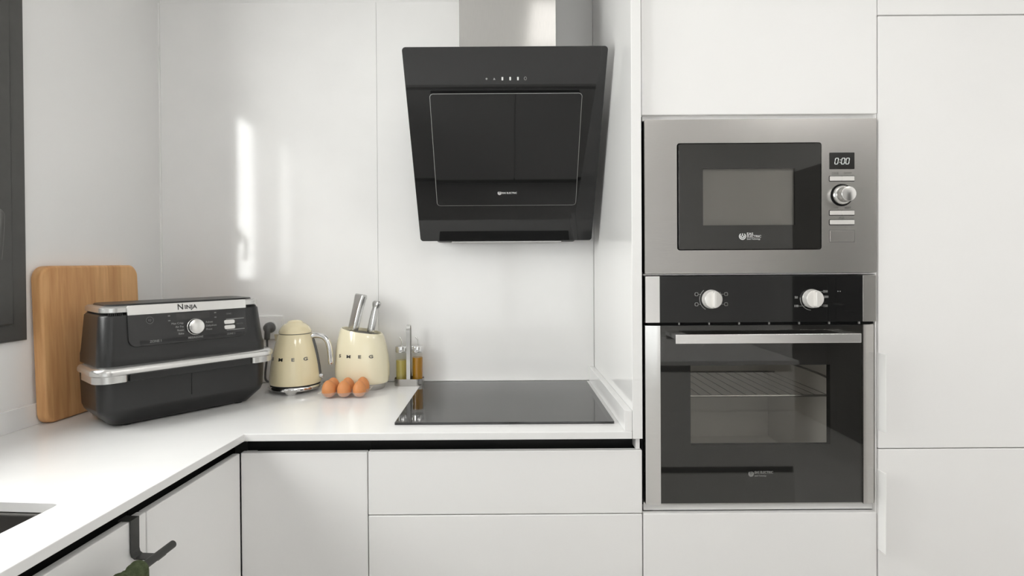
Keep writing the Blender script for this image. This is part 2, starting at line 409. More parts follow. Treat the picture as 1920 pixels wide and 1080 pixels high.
# upstands
b = new(); box(b, 0.0, 0.013, -2.3, -0.014, WT1, 0.958, 0.001)
tag(obj('trim_2', b, 'quartz', M=LM, smooth=True), 'low white stone upstand along the left wall', kind='structure')
b = new(); box(b, 0.3025, 0.3215, -0.597, 0.009, WT1, 0.953, 0.001)
tag(obj('trim_3', b, 'quartz', smooth=True), 'short white stone upstand beside the hob', kind='structure')

def front_door(name, x0, x1, z0, z1, parent, y=FY, th=0.019, m='cabinet', bev=0.0022):
    return bx(name, x0, x1, y, y + th, z0, z1, m, parent, bev)
G = 0.0012
def CHN(xa, xb):
    b = new(); box(b, xa, xb, -0.540, -0.530, 0.802, WT0 - 0.0005, M=CH); box(b, xa, xb, -0.5635, -0.540, 0.802, 0.808, M=CH); obj('finger_channel', b, 'black_channel', t)
# --- corner cabinet and drawer unit on the back run
t = thing('corner_cabinet', 'white corner base cabinet with a tall plain door left of the drawers', 'cabinet', (-0.52, -0.3, 0))
CH = child_at(t)
def P(name, x0, x1, y0, y1, z0, z1, m, par, bev=0.0): return bx(name, x0, x1, y0, y1, z0, z1, m, par, bev, M=CH)
def PF(name, x0, x1, z0, z1, par, **k): return obj(name, box(new(), x0, x1, FY, FY + 0.019, z0, z1, 0.0022, M=CH), k.get('m', 'cabinet'), par, True)
P('carcass', -0.660, -0.362, -0.560, 0.0, 0.10, 0.800, 'carcass', t)
P('corner_post', -0.6885, -0.662, -0.5635, -0.545, 0.10, 0.840, 'cabinet', t)
PF('door', -0.6890, -0.3605 - G, 0.105, 0.8455, t)
CHN(-0.690, -0.361)
P('plinth', -0.69, -0.361, -0.52, -0.505, 0.0, 0.098, 'cabinet', t)
t = thing('drawer_unit', 'white drawer unit under the hob', 'cabinet', (0, -0.3, 0))
CH = child_at(t)
P('carcass', -0.359, 0.346, -0.560, 0.0, 0.10, 0.800, 'carcass', t)
PF('drawer_front', -0.3605 + G, 0.3500, 0.6825, 0.8465, t)
PF('drawer_front', -0.3605 + G, 0.3500, 0.395, 0.6800, t)
PF('drawer_front', -0.3605 + G, 0.3500, 0.105, 0.3925, t)
CHN(-0.3605, 0.3345)
P('end_filler', 0.3345, 0.345, -0.578, -0.50, 0.848, WT0, 'cabinet', t)
P('plinth', -0.36, 0.349, -0.52, -0.505, 0.0, 0.098, 'cabinet', t)

# --- left run (its own frame)
def left_unit(name, label, y0, y1, z1=0.846, body=True, carc_top=0.80):
    t = thing(name, label, 'cabinet', L(0.3, (y0 + y1) / 2, 0), LROT)
    M = child_at(t) @ LM
    obj('carcass', box(new(), 0.02, 0.560, y0 + .001, y1 - .001, 0.10, carc_top), 'carcass', t, M=M)
    obj('door', box(new(), 0.591, 0.610, y0 + G, y1 - G, 0.105, z1, 0.0022), 'cabinet', t, True, M=M)
    obj('finger_channel', box(box(new(), 0.562, 0.570, y0 + .001, y1 - .001, 0.802, WT0 - 0.0005), 0.570, 0.586, y0 + .001, y1 - .001, 0.802, 0.808), 'black_channel', t, M=M)
    obj('plinth', box(new(), 0.52, 0.535, y0, y1, 0, 0.098), 'cabinet', t, M=M)
    return t
t = thing('filler_cabinet', 'white base cabinet with a plain door left of the inner corner', 'cabinet', L(0.3, -0.72, 0), LROT)
M = child_at(t) @ LM
obj('carcass', box(new(), 0.02, 0.560, -0.883, -0.615, 0.10, 0.80), 'carcass', t, M=M)
obj('door', box(new(), 0.591, 0.610, -0.884, -0.5508, 0.105, 0.8455, 0.0022), 'cabinet', t, True, M=M)
obj('finger_channel', box(box(new(), 0.562, 0.570, -0.884, -0.505, 0.802, WT0 - 0.0005), 0.570, 0.586, -0.884, -0.53, 0.802, 0.808), 'black_channel', t, M=M)
obj('plinth', box(new(), 0.52, 0.535, -0.884, -0.57, 0, 0.098), 'cabinet', t, M=M)
left_unit('sink_cabinet', 'white sink base cabinet whose door carries the dark towel rail', -1.48, -0.8855, carc_top=0.66)
# --- peninsula (seen mirrored in the oven and hood glass)
t = thing('peninsula_cabinet', 'long white peninsula cabinet mirrored in the oven glass', 'cabinet', (0.2, -1.9, 0))
CH = child_at(t)
P('carcass', -0.76, 1.255, -2.30, -1.60, 0.10, 0.846, 'carcass', t)
for (xa, xb) in ((-0.72, 0.059), (0.064, 0.640)):
    P('door', xa + G, xb - G, -1.599, -1.580, 0.105, 0.8465, 'cabinet', t, 0.002)
for (za, zb) in ((0.676, 0.8465), (0.432, 0.674), (0.105, 0.400)): P('drawer_front', 0.642 + G, 1.262, -1.599, -1.580, za, zb, 'cabinet', t, 0.002)
P('finger_channel', -0.74, 1.262, -1.630, -1.601, 0.846, WT0, 'black_channel', t)
P('finger_channel', 0.642, 1.262, -1.600, -1.596, 0.400, 0.432, 'black_channel', t)
P('plinth', -0.72, 1.25, -1.66, -1.645, 0.0, 0.098, 'black_channel', t)
P('side_panel', 1.256, 1.270, -2.34, -1.60, 0.0, WT0, 'cabinet', t)

# --- tall oven housing
t = thing('oven_housing', 'tall white cabinet housing the microwave and the oven', 'cabinet', (0.65, -0.3, 0))
CH = child_at(t)
P('side_panel', 0.352, 0.357, -0.55, 0.0, 0.10, 0.70, 'cabinet', t)
P('side_panel', 0.351, 0.3560, -0.57, 0.0, 0.70, 1.71, 'gap_black', t)  # blackened to paint in the shadow gap beside the appliances
P('side_panel', 0.351, 0.3560, -0.57, 0.0, 1.71, 2.42, 'cabinet', t)
P('side_panel', 0.9560, 0.9600, -0.578, 0.0, 0.10, 2.42, 'cabinet', t)
P('back_panel', 0.357, 0.956, -0.004, 0.006, 0.10, 2.42, 'carcass', t)
P('shelf', 0.3570, 0.9558, -0.568, -0.005, 0.684, 0.7045, 'cabinet', t)
P('shelf', 0.3570, 0.9558, -0.578, -0.005, 1.2985, 1.3015, 'cabinet', t)
P('shelf', 0.3570, 0.9558, -0.570, -0.005, 1.6995, 1.716, 'cabinet', t)
P('shelf', 0.3570, 0.9558, -0.570, -0.005, 0.10, 0.118, 'cabinet', t)
P('shelf', 0.3570, 0.9558, -0.570, -0.005, 2.40, 2.42, 'cabinet', t)
PF('door', 0.3525, 0.9590, 1.7115, 2.415, t)
PF('drawer_front', 0.3525, 0.9570, 0.395, 0.6810, t)
PF('drawer_front', 0.3525, 0.9570, 0.105, 0.3925, t)
P('plinth', 0.35, 0.957, -0.52, -0.505, 0.0, 0.098, 'cabinet', t)
b = new(); box(b, 0.3220, 0.3475, -0.600, 0.008, WT0, 2.42, 0.0012)
tag(obj('end_panel', b, 'cabinet_gloss', None, True), 'glossy white end panel between the hob and the oven housing', 'panel')
# --- tall larder at the right edge
t = thing('larder_cabinet', 'tall white larder cabinet with plate handles right of the oven', 'cabinet', (1.26, -0.3, 0))
CH = child_at(t)
P('carcass', 0.9625, 1.560, -0.560, 0.006, 0.10, 2.42, 'carcass', t)
PF('door', 0.9612, 1.560, 1.9650, 2.415, t)
d1 = PF('door', 0.9616, 1.560, 0.8470, 1.9625, t)
d2 = PF('door', 0.9616, 1.560, 0.105, 0.8445, t)
def plate_handle(za, zb, d):
    b = new(); box(b, 0.9606, 0.9630, -0.612, FY + 0.001, za, zb, 0.0008); box(b, 0.9606, 0.9616, FY, FY + 0.018, za, zb)
    obj('handle', b, 'white_plastic', d, True, M=CH)
plate_handle(0.895, 1.095, d1); plate_handle(0.585, 0.792, d2)
P('plinth', 0.962, 1.56, -0.52, -0.505, 0.0, 0.098, 'cabinet', t)

# ================================================================ SINK
t = thing('sink', 'stainless steel undermount sink at the left edge', 'sink', L((SX0 + SX1) / 2, (SY0 + SY1) / 2, 0.70), LROT)
M = child_at(t) @ LM
b = new(); e = 0.006
prof = [(0.015, WT0 - 0.001), (-0.004, WT0 - 0.001), (-0.006, WT0 - 0.006), (-0.010, 0.73), (-0.020, 0.712), (-0.040, 0.705)]
secs = [[(p[0], p[1], z) for p in rrpts(SX0 - g, SX1 + g, SY0 - g, SY1 + g, 0.014 if g > -0.02 else 0.03, 4)] for g, z in prof]
loft(b, secs, cap=False)
f = [b.verts.new(p) for p in secs[-1]]; b.faces.new(f)
obj('bowl', b, 'sink_steel', t, True, M=M)
b = new(); lathe(b, [(0.0, 0.7055), (0.040, 0.7055), (0.045, 0.709), (0.040, 0.7115), (0.0, 0.7095)], 28, ((SX0 + SX1) / 2, (SY0 + SY1) / 2, 0)); obj('drain', b, 'chrome', t, True, M=M)

# ================================================================ HOB
t = thing('induction_hob', 'black glass induction hob set in the white worktop', 'hob', (-0.006, -0.275, WT1))
b = new(); rr(b, -0.2955, 0.2955, -0.2555, 0.2555, 0.004, 0.0005, 0.0065, bev=0.0012); obj('glass_top', b, 'hob_glass', t, True)
b = new(); rr(b, -0.290, 0.290, -0.250, 0.250, 0.004, 0.0, 0.001); obj('seal', b, 'gap_black', t)

# ================================================================ COOKER HOOD
HP = Vector((0.002, -0.409, 1.957)); ang = math.atan2(0.294, 0.547)
es = Vector((0, math.sin(ang), -math.cos(ang))); hn = Vector((0, -math.cos(ang), -math.sin(ang)))
HM = Matrix(((1, -es.x, hn.x, HP.x), (0, -es.y, hn.y, HP.y), (0, -es.z, hn.z, HP.z), (0, 0, 0, 1)))   # (x, up the slope, outwards)
t = thing('cooker_hood', 'slanted black glass cooker hood with a steel chimney above the hob', 'cooker hood', (0.002, 0.0, 1.40))
CI = child_at(t); HL = CI @ HM
b = new(); prism(b, [(p[0] * (1 + 0.02 * p[1] / 0.623), p[1]) for p in rrpts(-0.2985, 0.2985, -0.623, 0.0, 0.010)], -0.006, 0.0, M=HL, bev=0.001); gp = obj('glass_panel', b, 'black_glass', t, True)
# body behind the glass
b = new()
secB = lambda x: [(x, -0.375, 1.918), (x, -0.098, 1.4125), (x, -0.03, 1.4085), (x, 0.009, 1.4085), (x, 0.009, 1.925), (x, -0.36, 1.925)]
loft(b, [secB(-0.24), secB(0.244)]); obj('hood_body', b, 'black_mask', t, M=CI)
b = new(); box(b, -0.186, 0.194, -0.092, -0.035, 1.4035, 1.4095, 0.001); obj('bottom_lip', b, 'steel', t, True, M=CI)
# suction flap standing off the glass
b = new(); rr(b, -0.224, 0.228, -0.484, -0.128, 0.010, 0.016, 0.021, M=HL, bev=0.0012); fp = obj('suction_flap', b, 'black_glass', t, True)
b = new()
pts = rrpts(-0.224, 0.228, -0.484, -0.128, 0.010)
tube(b, [(p[0], p[1], 0.0195) for p in pts] + [(pts[0][0], pts[0][1], 0.0195)], 0.0011, 6, M=HL); obj('flap_edge', b, 'grey_print', fp, True)
b = new(); box(b, -0.20, 0.205, -0.46, -0.15, 0.0, 0.016, M=HL); obj('flap_mount', b, 'gap_black', fp)
b = new(); rr(b, -0.2235, 0.2215, -0.134, -0.122, 0.002, 0.0, 0.0008, M=HL); obj('flap_shadow_gap', b, 'gap_black', gp)  # dark strip painting the shadow in the gap above the flap
# touch symbols
xs = [-0.055, -0.032, -0.008, 0.015, 0.038, 0.060]
for k, x in enumerate(xs):
    b = new()
    if k == 0: lathe(b, [(0, 0.0), (0.0030, 0), (0.0030, 0.0005), (0, 0.0005)], 10, M=HL @ Matrix.Translation((x, -0.089, 0)))
    elif k == 1: prism(b, [(x - 0.0035, -0.092), (x + 0.0035, -0.092), (x - 0.0005, -0.0855)], 0, 0.0005, M=HL)
    elif k == 5: tube(b, [(x + 0.0035 * math.cos(q * PI / 6), -0.0885 + 0.0045 * math.sin(q * PI / 6), 0.0004) for q in range(13)], 0.0006, 5, M=HL)
    else: rr(b, x - 0.0025, x + 0.0025, -0.0935, -0.0840, 0.0012, 0, 0.0005, M=HL)
    obj('touch_symbol', b, 'grey_print' if k not in (2, 3, 4) else 'white_print', gp)
def power_logo(b, cx, cy, r, M):
    n = 20
    a0, a1 = rad(125), rad(415)
    tube(b, [(cx + r * math.cos(a0 + (a1 - a0) * k / n), cy + r * math.sin(a0 + (a1 - a0) * k / n), 0.0005) for k in range(n + 1)], r * 0.17, 6, M=M)
    tube(b, [(cx + r * .5 * math.cos(rad(150) + rad(240) * k / n), cy + r * .5 * math.sin(rad(150) + rad(240) * k / n), 0.0005) for k in range(n + 1)], r * 0.19, 6, M=M)
    tube(b, [(cx, cy + r * 0.05, 0.0005), (cx, cy + r * 0.95, 0.0005)], r * 0.15, 6, M=M)
LG = HL @ Matrix.Translation((0, 0, 0.021))
b = new(); power_logo(b, -0.020, -0.441, 0.0055, LG); text(b, 'EAS ELECTRIC', 0.0085, 0.0005, M=LG @ Matrix.Translation((-0.012, -0.441, 0)), align='LEFT', sx=0.9, bold=0.00008)
obj('logo_print', b, 'white_print', fp)
# chimney
b = new(); box(b, -0.1415, 0.1635, -0.262, 0.009, 1.928, 2.515, 0.0015); ch = obj('chimney', b, 'chimney_steel', t, True, M=CI)
b = new(); box(b, -0.1375, 0.1595, -0.258, 0.009, 1.90, 1.93); obj('chimney_collar', b, 'black_mask', t, M=CI)

# ================================================================ MICROWAVE
MY = -0.588
t = thing('microwave', 'built-in steel microwave with a black glass door above the oven', 'microwave', (0.655, -0.3, 1.302))
CI = child_at(t); F = CI @ FRONT(MY)
b = new(); box(b, 0.372, 0.940, -0.555, -0.06, 1.306, 1.690); obj('casing', b, 'gap_black', t, M=CI)
# front plate with the door opening cut out
def framed(bm, x0, x1, z0, z1, hx0, hx1, hz0, hz1, d0, d1, M, bev=0.0):
    for (a, c, e, f) in ((x0, hx0, z0, z1), (hx1, x1, z0, z1), (hx0, hx1, z0, hz0), (hx0, hx1, hz1, z1)): box(bm, a, c, e, f, d0, d1, M=M)
    return bm
def ringplate(bm, outer, inner, z0, z1, M):
    t = plate([[Vector((p[0], p[1], 0)) for p in outer], [Vector((p[0], p[1], 0)) for p in inner]], z0, z1)
    return merge(bm, t, M)
b = new(); ringplate(b, rrpts(0.3580, 0.9545, 1.3025, 1.6985, 0.003, 3), rrpts(0.4415, 0.8130, 1.3625, 1.6375, 0.007, 4), -0.022, 0.0, F)
fpn = obj('front_plate', b, 'steel', t)
md = fpn.modifiers.new('bevel', 'BEVEL'); md.width = 0.0015; md.segments = 2; md.limit_method = 'ANGLE'; md.angle_limit = rad(40)
b = new(); box(b, 0.4415, 0.8130, 1.3625, 1.6375, -0.024, -0.020, M=F); obj('door_gap', b, 'gap_black', t)
b = new(); rr(b, 0.4445, 0.8105, 1.3645, 1.6350, 0.006, 0.001, 0.004, M=F, bev=0.0008); dg = obj('door', b, 'oven_pane', t, True)
b = new(); framed(b, 0.4455, 0.8095, 1.3655, 1.6340, 0.508, 0.7445, 1.4265, 1.5720, -0.006, 0.0005, F); obj('door_surround', b, 'black_mask', dg)
b = new(); box(b, 0.500, 0.752, 1.42, 1.58, -0.012, -0.008, M=F); obj('door_screen', b, 'screen_mesh', dg)
LG = F @ Matrix.Translation((0, 0, 0.004))
b = new(); power_logo(b, 0.6075, 1.3975, 0.0078, LG)
text(b, 'EAS', 0.0085, 0.0005, M=LG @ Matrix.Translation((0.6185, 1.4035, 0)), align='LEFT', sx=1.2, bold=0.0001)
text(b, 'ELECTRIC', 0.0085, 0.0005, M=LG @ Matrix.Translation((0.6185, 1.3970, 0)), align='LEFT', sx=1.0, bold=0.0001)
text(b, 'Smart Technology', 0.0055, 0.0005, M=LG @ Matrix.Translation((0.6185, 1.3905, 0)), align='LEFT', sx=0.85)
obj('logo_print', b, 'white_print', dg)
b = new(); rr(b, 0.8330, 0.8970, 1.5685, 1.6110, 0.0015, -0.002, 0.0012, M=F, bev=0.0004); ds = obj('display', b, 'display_dark', t, True)
b = new()
def seg7(b, s, x, z, h, M):
    wd = h * 0.52; th = h * 0.055; sl = 0.16
    S = {'0': 'abcdef'}
    for ch in s:
        if ch == ':':
            for dz in (0.3, 0.7): box(b, x + h * 0.05 + sl * h * dz, x + h * 0.05 + sl * h * dz + th * 2, z + h * dz - th, z + h * dz + th, 0, 0.0005, M=M)
            x += h * 0.34; continue
        pt = lambda u, v: (x + u * wd + sl * v * h, z + v * h, 0.0004)
        for q in S[ch]:
            A = {'a': ((0.08, 1), (0.92, 1)), 'b': ((1, 0.94), (1, 0.55)), 'c': ((1, 0.45), (1, 0.06)), 'd': ((0.08, 0), (0.92, 0)), 'e': ((0, 0.45), (0, 0.06)), 'f': ((0, 0.94), (0, 0.55))}[q]
            tube(b, [pt(*A[0]), pt(*A[1])], th, 5, M=M)
        x += wd + h * 0.25
seg7(b, '0:00', 0.8455, 1.5815, 0.0150, F @ Matrix.Translation((0, 0, 0.0012)))
obj('digits', b, 'digits', ds)
for (za, zb, two) in ((1.5385, 1.5500, 1), (1.4510, 1.4620, 1), (1.4265, 1.4380, 0)):
    b = new(); rr(b, 0.8320, 0.8972, za - 0.0015, zb + 0.0015, 0.002, -0.001, 0.0004, M=F); fr_ = obj('button_recess', b, 'gap_black', t)
    for (xa, xb) in (((0.8335, 0.8643), (0.8649, 0.8962)) if two else ((0.8335, 0.8962),)):
        b = new(); rr(b, xa, xb, za, zb, 0.0012, 0.0, 0.0022, M=F, bev=0.0006); obj('button', b, 'button_white', t, True)
b = new()
for (x, z, s) in ((0.848, 1.5585, 'POWER'), (0.880, 1.5585, 'DEFROST'), (0.848, 1.4695, 'TIMER'), (0.880, 1.4710, 'CLOCK'), (0.864, 1.4450, 'STOP'), (0.848, 1.5545, 'WEIGHT'), (0.880, 1.4680, 'PRESET'), (0.864, 1.4415, 'START')):
    text(b, s, 0.0050, 0.0003, M=F @ Matrix.Translation((x, z, 0)), sx=1.0)
tag(obj('button_print', b, 'steel_print', t), kind='stuff')
KM = F @ Matrix.Translation((0.8645, 1.5020, 0))
b = new(); lathe(b, [(0.0, 0.0), (0.0285, 0.0), (0.0285, 0.001), (0.0, 0.001)], 40, M=KM); obj('knob_seat', b, 'gap_black', t)
b = new(); lathe(b, [(0.0245, 0.0), (0.0245, 0.006), (0.0215, 0.009), (0.0195, 0.010), (0.0190, 0.030), (0.0175, 0.0315), (0.0, 0.0318)], 40, M=KM); obj('knob', b, 'chrome_soft', t, True)
b = new(); rr(b, 0.8325, 0.8975, 1.3815, 1.4125, 0.001, -0.001, 0.0004, M=F); fr_ = obj('door_button_gap', b, 'steel_print', t)
b = new(); rr(b, 0.8340, 0.8960, 1.3828, 1.4112, 0.001, 0.0, 0.0012, M=F, bev=0.0005); obj('door_button', b, 'steel', t, True)

# ================================================================ OVEN
t = thing('oven', 'built-in black glass oven with steel edge strips and bar handle', 'oven', (0.653, -0.3, 0.7045))
CI = child_at(t); F = CI @ FRONT(MY)
# cavity of five enamelled walls
b = new()
box(b, 0.375, 0.940, -0.545, -0.10, 0.712, 0.735); box(b, 0.375, 0.940, -0.545, -0.10, 1.165, 1.290)
box(b, 0.375, 0.420, -0.545, -0.10, 0.735, 1.165); box(b, 0.895, 0.940, -0.545, -0.10, 0.735, 1.165); box(b, 0.375, 0.940, -0.12, -0.10, 0.735, 1.165)
obj('cavity', b, 'enamel', t, M=CI)
for z in (0.965,):
    b = new()
    for y in (-0.50, -0.17): tube(b, [(0.422, y, z), (0.893, y, z)], 0.003, 6)
    for k in range(15):
        x = 0.44 + k * 0.0315; tube(b, [(x, -0.50, z), (x, -0.17, z)], 0.0009, 5)
    obj('wire_rack', b, 'rack_wire', t, True, M=CI)
for x in (0.432, 0.883):
    b = new(); tube(b, spline([(x, -0.52, 1.0), (x, -0.46, 1.014), (x, -0.15, 1.014)]), 0.003, 6); obj('rack_rail', b, 'rack_wire', t, True, M=CI)
# control panel
b = new(); rr(b, 0.3590, 0.3965, 1.1765, 1.2965, 0.0015, -0.022, 0.0, M=F, bev=0.001); obj('panel_end', b, 'steel_light', t, True)  # paler steel than the right end: bright reflection put into the colour
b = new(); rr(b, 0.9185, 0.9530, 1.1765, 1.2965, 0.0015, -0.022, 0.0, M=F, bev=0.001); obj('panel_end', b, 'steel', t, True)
b = new(); rr(b, 0.3968, 0.9182, 1.1765, 1.2965, 0.001, -0.022, 0.0, M=F, bev=0.0006); cp = obj('control_panel', b, 'black_glass', t, True)
for kx in (0.5285, 0.7870):
    KM = F @ Matrix.Translation((kx, 1.2365, 0))
    b = new(); lathe(b, [(0.0, 0.0), (0.0245, 0.0), (0.0245, 0.002), (0.0225, 0.004), (0.0225, 0.016), (0.021, 0.0175), (0.0, 0.0178)], 40, M=KM); kn = obj('knob', b, 'button_white', t, True)
    b = new(); rr(b, -0.0045, 0.0045, -0.0205, 0.0205, 0.004, 0.0165, 0.030, M=KM, bev=0.002); obj('knob_grip', b, 'button_white', kn, True)
b = new()
FP = F @ Matrix.Translation((0.5285, 1.2365, 0))
for (x, z) in ((-0.038, 0.013), (0.038, 0.013), (-0.038, -0.013), (0.038, -0.013)):
    q = rrpts(x - 0.004, x + 0.004, z - 0.004, z + 0.004, 0.002, 2); tube(b, [(p[0], p[1], 0.0004) for p in q + q[:1]], 0.0006, 4, M=FP)
    tube(b, [(x * 0.86, z, 0.0004), (x * 0.72, z, 0.0004)], 0.0005, 4, M=FP)
tube(b, [(0.030 * math.cos(rad(a)), 0.030 * math.sin(rad(a)), 0.0004) for a in range(130, 241, 10)], 0.0007, 4, M=FP)
tube(b, [(0.0285 * math.cos(rad(a)), 0.0285 * math.sin(rad(a)), 0.0004) for a in range(-30, 41, 10)], 0.0006, 4, M=FP)
FP = F @ Matrix.Translation((0.7870, 1.2365, 0))
for (x, z, s) in ((-0.040, 0.003, '50'), (-0.040, -0.019, '100'), (0.035, 0.018, '250'), (0.037, 0.004, '200'), (0.035, -0.019, '150')):
    text(b, s, 0.008, 0.0004, M=FP @ Matrix.Translation((x, z, 0)), bold=0.0002)
tube(b, [(0.030 * math.cos(rad(a)), 0.030 * math.sin(rad(a)), 0.0004) for a in range(175, 266, 10)], 0.0007, 4, M=FP)
tube(b, [(-0.033, -0.019, 0.0004), (0.028, -0.019, 0.0004)], 0.0005, 4, M=FP); tube(b, [(0.015, 0.018, 0.0004), (0.029, 0.018, 0.0004)], 0.0005, 4, M=FP)
rr(b, 0.066, 0.069, 0.017, 0.0195, 0.001, 0, 0.0004, M=FP); rr(b, 0.072, 0.0745, 0.017, 0.0195, 0.001, 0, 0.0004, M=FP)
tag(obj('dial_print', b, 'grey_print', cp), kind='stuff')
# vent slot with ribs
b = new(); box(b, 0.3650, 0.9500, 1.1700, 1.1765, -0.022, -0.008, M=F); vs = obj('vent_slot', b, 'gap_black', t)
for k in range(7):
    b = new(); x = 0.447 + k * 0.0775; box(b, x - 0.0014, x + 0.0014, 1.1702, 1.1763, -0.010, -0.003, M=F); obj('vent_rib', b, 'grey_print', vs)
# door
dr = bpy.data.objects.new('door', None); COL.objects.link(dr); dr.parent = t
def curved_strip(x0, x1, z0, z1, sgn, m):
    n = 8; secs = []
    for zz in (z0, z1):
        P_ = [(x0, zz, -0.022)]
        for k in range(n + 1):
            u = k / n; x = x0 + (x1 - x0) * u
            e = u if sgn < 0 else 1 - u
            P_.append((x, zz, -0.004 + 0.006 * math.sin(e * PI / 2)))
        P_.append((x1, zz, -0.022)); secs.append(P_)
    b = new(); loft(b, secs, M=F); return obj('edge_strip', b, m, dr, True)
curved_strip(0.3590, 0.3965, 0.7065, 1.1690, -1, 'steel_light'); curved_strip(0.9185, 0.9490, 0.7065, 1.1690, 1, 'steel')  # left strip's bright reflection is put into its paler steel
b = new(); box(b, 0.3968, 0.9182, 0.7070, 1.1690, -0.004, 0.0, M=F); gl = obj('door_glass', b, 'oven_pane', dr)
b = new(); framed(b, 0.3972, 0.9178, 0.7075, 1.1685, 0.476, 0.8370, 0.858, 1.065, -0.022, -0.005, F); obj('glass_surround', b, 'black_mask', dr)
LG = F
b = new(); power_logo(b, 0.6295, 0.785, 0.0060, LG)
text(b, 'EAS ELECTRIC', 0.0085, 0.0005, M=LG @ Matrix.Translation((0.6385, 0.7885, 0)), align='LEFT', sx=0.9, bold=0.0001); text(b, 'Smart Technology', 0.0055, 0.0005, M=LG @ Matrix.Translation((0.6385, 0.7800, 0)), align='LEFT', sx=0.75)
obj('logo_print', b, 'grey_print', gl)
b = new(); box(b, 0.4235, 0.8870, 1.1285, 1.1515, 0.037, 0.044, 0.0012, M=F); hb = obj('handle', b, 'steel_light', dr, True)
for x in (0.440, 0.868):
    b = new(); box(b, x - 0.016, x + 0.016, 1.1385, 1.1512, 0.0, 0.038, 0.001, M=F); obj('handle_post', b, 'steel_light', hb, True)

# ================================================================ SMALL THINGS ON THE WORKTOP
# --- chopping board leaning on the left wall
BW, BH, BT = 0.360, 0.432, 0.033
t = thing('chopping_board', 'wooden chopping board with rounded corners leaning on the left wall', 'chopping board', L(0.0, -0.34, WT1), LROT)
lean = math.atan2(0.014, BH)
# local: x out of the wall, y along the wall, z up; bottom rear edge 30 mm off the wall
BM = Matrix.Translation((0.0152, 0, 0.0005)) @ Matrix.Rotation(-lean, 4, 'Y') @ Matrix(((0, 0, 1, 0), (1, 0, 0, 0), (0, 1, 0, 0), (0, 0, 0, 1)))
b = new()
pts0 = rrpts(-BW / 2, BW / 2, 0.0, BH, (0.035, 0.035, 0.028, 0.028), 8)
secs = []
for d, g in ((0, 0.007), (0.002, 0.003), (0.006, 0.0), (BT - 0.006, 0.0), (BT - 0.002, 0.003), (BT, 0.007)):
    secs.append([(p[0], p[1], d) for p in rrpts(-BW / 2 + g, BW / 2 - g, g, BH - g, (0.035, 0.035, 0.028, 0.028), 8)])
loft(b, secs, M=BM)
obj('board', b, 'board_wood', t, True)

# --- air fryer
t = thing('air_fryer', 'black air fryer with silver trim in the worktop corner', 'air fryer', (-0.983, -0.354, WT1), rad(50)); t.scale = (1, 1, 1.045)
def rsec(hx, y0, y1, r, z, rb=None, n=6): return [(p[0], p[1], z) for p in rrpts(-hx, hx, y0, y1, (rb or r, rb or r, r, r), n)]
b = new()
loft(b, [rsec(0.186, -0.072, 0.075, 0.035, 0.004, 0.02), rsec(0.191, -0.077, 0.078, 0.036, 0.009, 0.02), rsec(0.216, -0.096, 0.090, 0.036, 0.036, 0.02), rsec(0.221, -0.099, 0.093, 0.034, 0.050, 0.022), rsec(0.225, -0.102, 0.095, 0.034, 0.150, 0.022)])
dw = obj('drawer', b, 'fryer_black', t, True)
b = new(); box(b, -0.0008, 0.0008, -0.1022, -0.097, 0.058, 0.120); obj('drawer_seam', b, 'fryer_slot', dw)
for (x, y) in ((-0.15, -0.055), (0.15, -0.055), (-0.15, 0.055), (0.15, 0.055)):
    b = new(); lathe(b, [(0.012, 0.0), (0.012, 0.006), (0, 0.006)], 16, (x, y, 0)); obj('foot', b, 'black_rubber', t)
# silver handle band round the front
def bandsec(g, z): return [(p[0], p[1], z) for p in rrpts(-0.241 + g, 0.241 - g, -0.134 + g, 0.025, (0.001, 0.001, 0.042 - g, 0.042 - g), 7)]
b = new()
loft(b, [bandsec(0.006, 0.139), bandsec(0.0, 0.143), bandsec(0.0, 0.153), bandsec(0.005, 0.159), bandsec(0.016, 0.161)])
hb = obj('handle_band', b, 'silver_plastic', t, True)
for s_ in (-1, 1):      # thicker ends of the band
    b = new()
    P_ = [(0.172, -0.130), (0.197, -0.130)] + [(0.197 + 0.040 * math.sin(rad(a_)), -0.090 - 0.040 * math.cos(rad(a_))) for a_ in range(10, 91, 10)] + [(0.237, 0.0), (0.160, 0.0), (0.160, -0.118)]
    P_ = [(s_ * x, y) for x, y in P_]
    prism(b, P_ if s_ > 0 else P_[::-1], 0.123, 0.1425)
    obj('handle_end', b, 'silver_plastic', hb, True)
b = new(); box(b, -0.16, 0.16, -0.125, -0.1015, 0.121, 0.1395, 0.002); obj('grip_recess', b, 'fryer_black', hb, True)
# upper housing
b = new()
loft(b, [rsec(0.223, -0.108, 0.095, 0.036, 0.160, 0.022), rsec(0.223, -0.107, 0.095, 0.036, 0.182, 0.022), rsec(0.221, -0.102, 0.095, 0.036, 0.190, 0.022), rsec(0.213, -0.088, 0.092, 0.036, 0.284, 0.022), rsec(0.211, -0.086, 0.091, 0.036, 0.2865, 0.022), rsec(0.205, -0.080, 0.088, 0.036, 0.2925, 0.022)])
hs = obj('housing', b, 'fryer_black', t, True)
b = new()
loft(b, [rsec(0.207, -0.083, 0.090, 0.036, 0.2925, 0.022), rsec(0.211, -0.087, 0.092, 0.036, 0.2945, 0.022), rsec(0.211, -0.087, 0.092, 0.036, 0.3055, 0.022), rsec(0.205, -0.081, 0.087, 0.034, 0.3105, 0.02)])
tp = obj('top_plate', b, 'silver_plastic', t, True)
b = new(); loft(b, [rsec(0.198, -0.074, 0.080, 0.03, 0.310), rsec(0.195, -0.071, 0.077, 0.03, 0.3145)]); obj('lid', b, 'fryer_black', t, True)
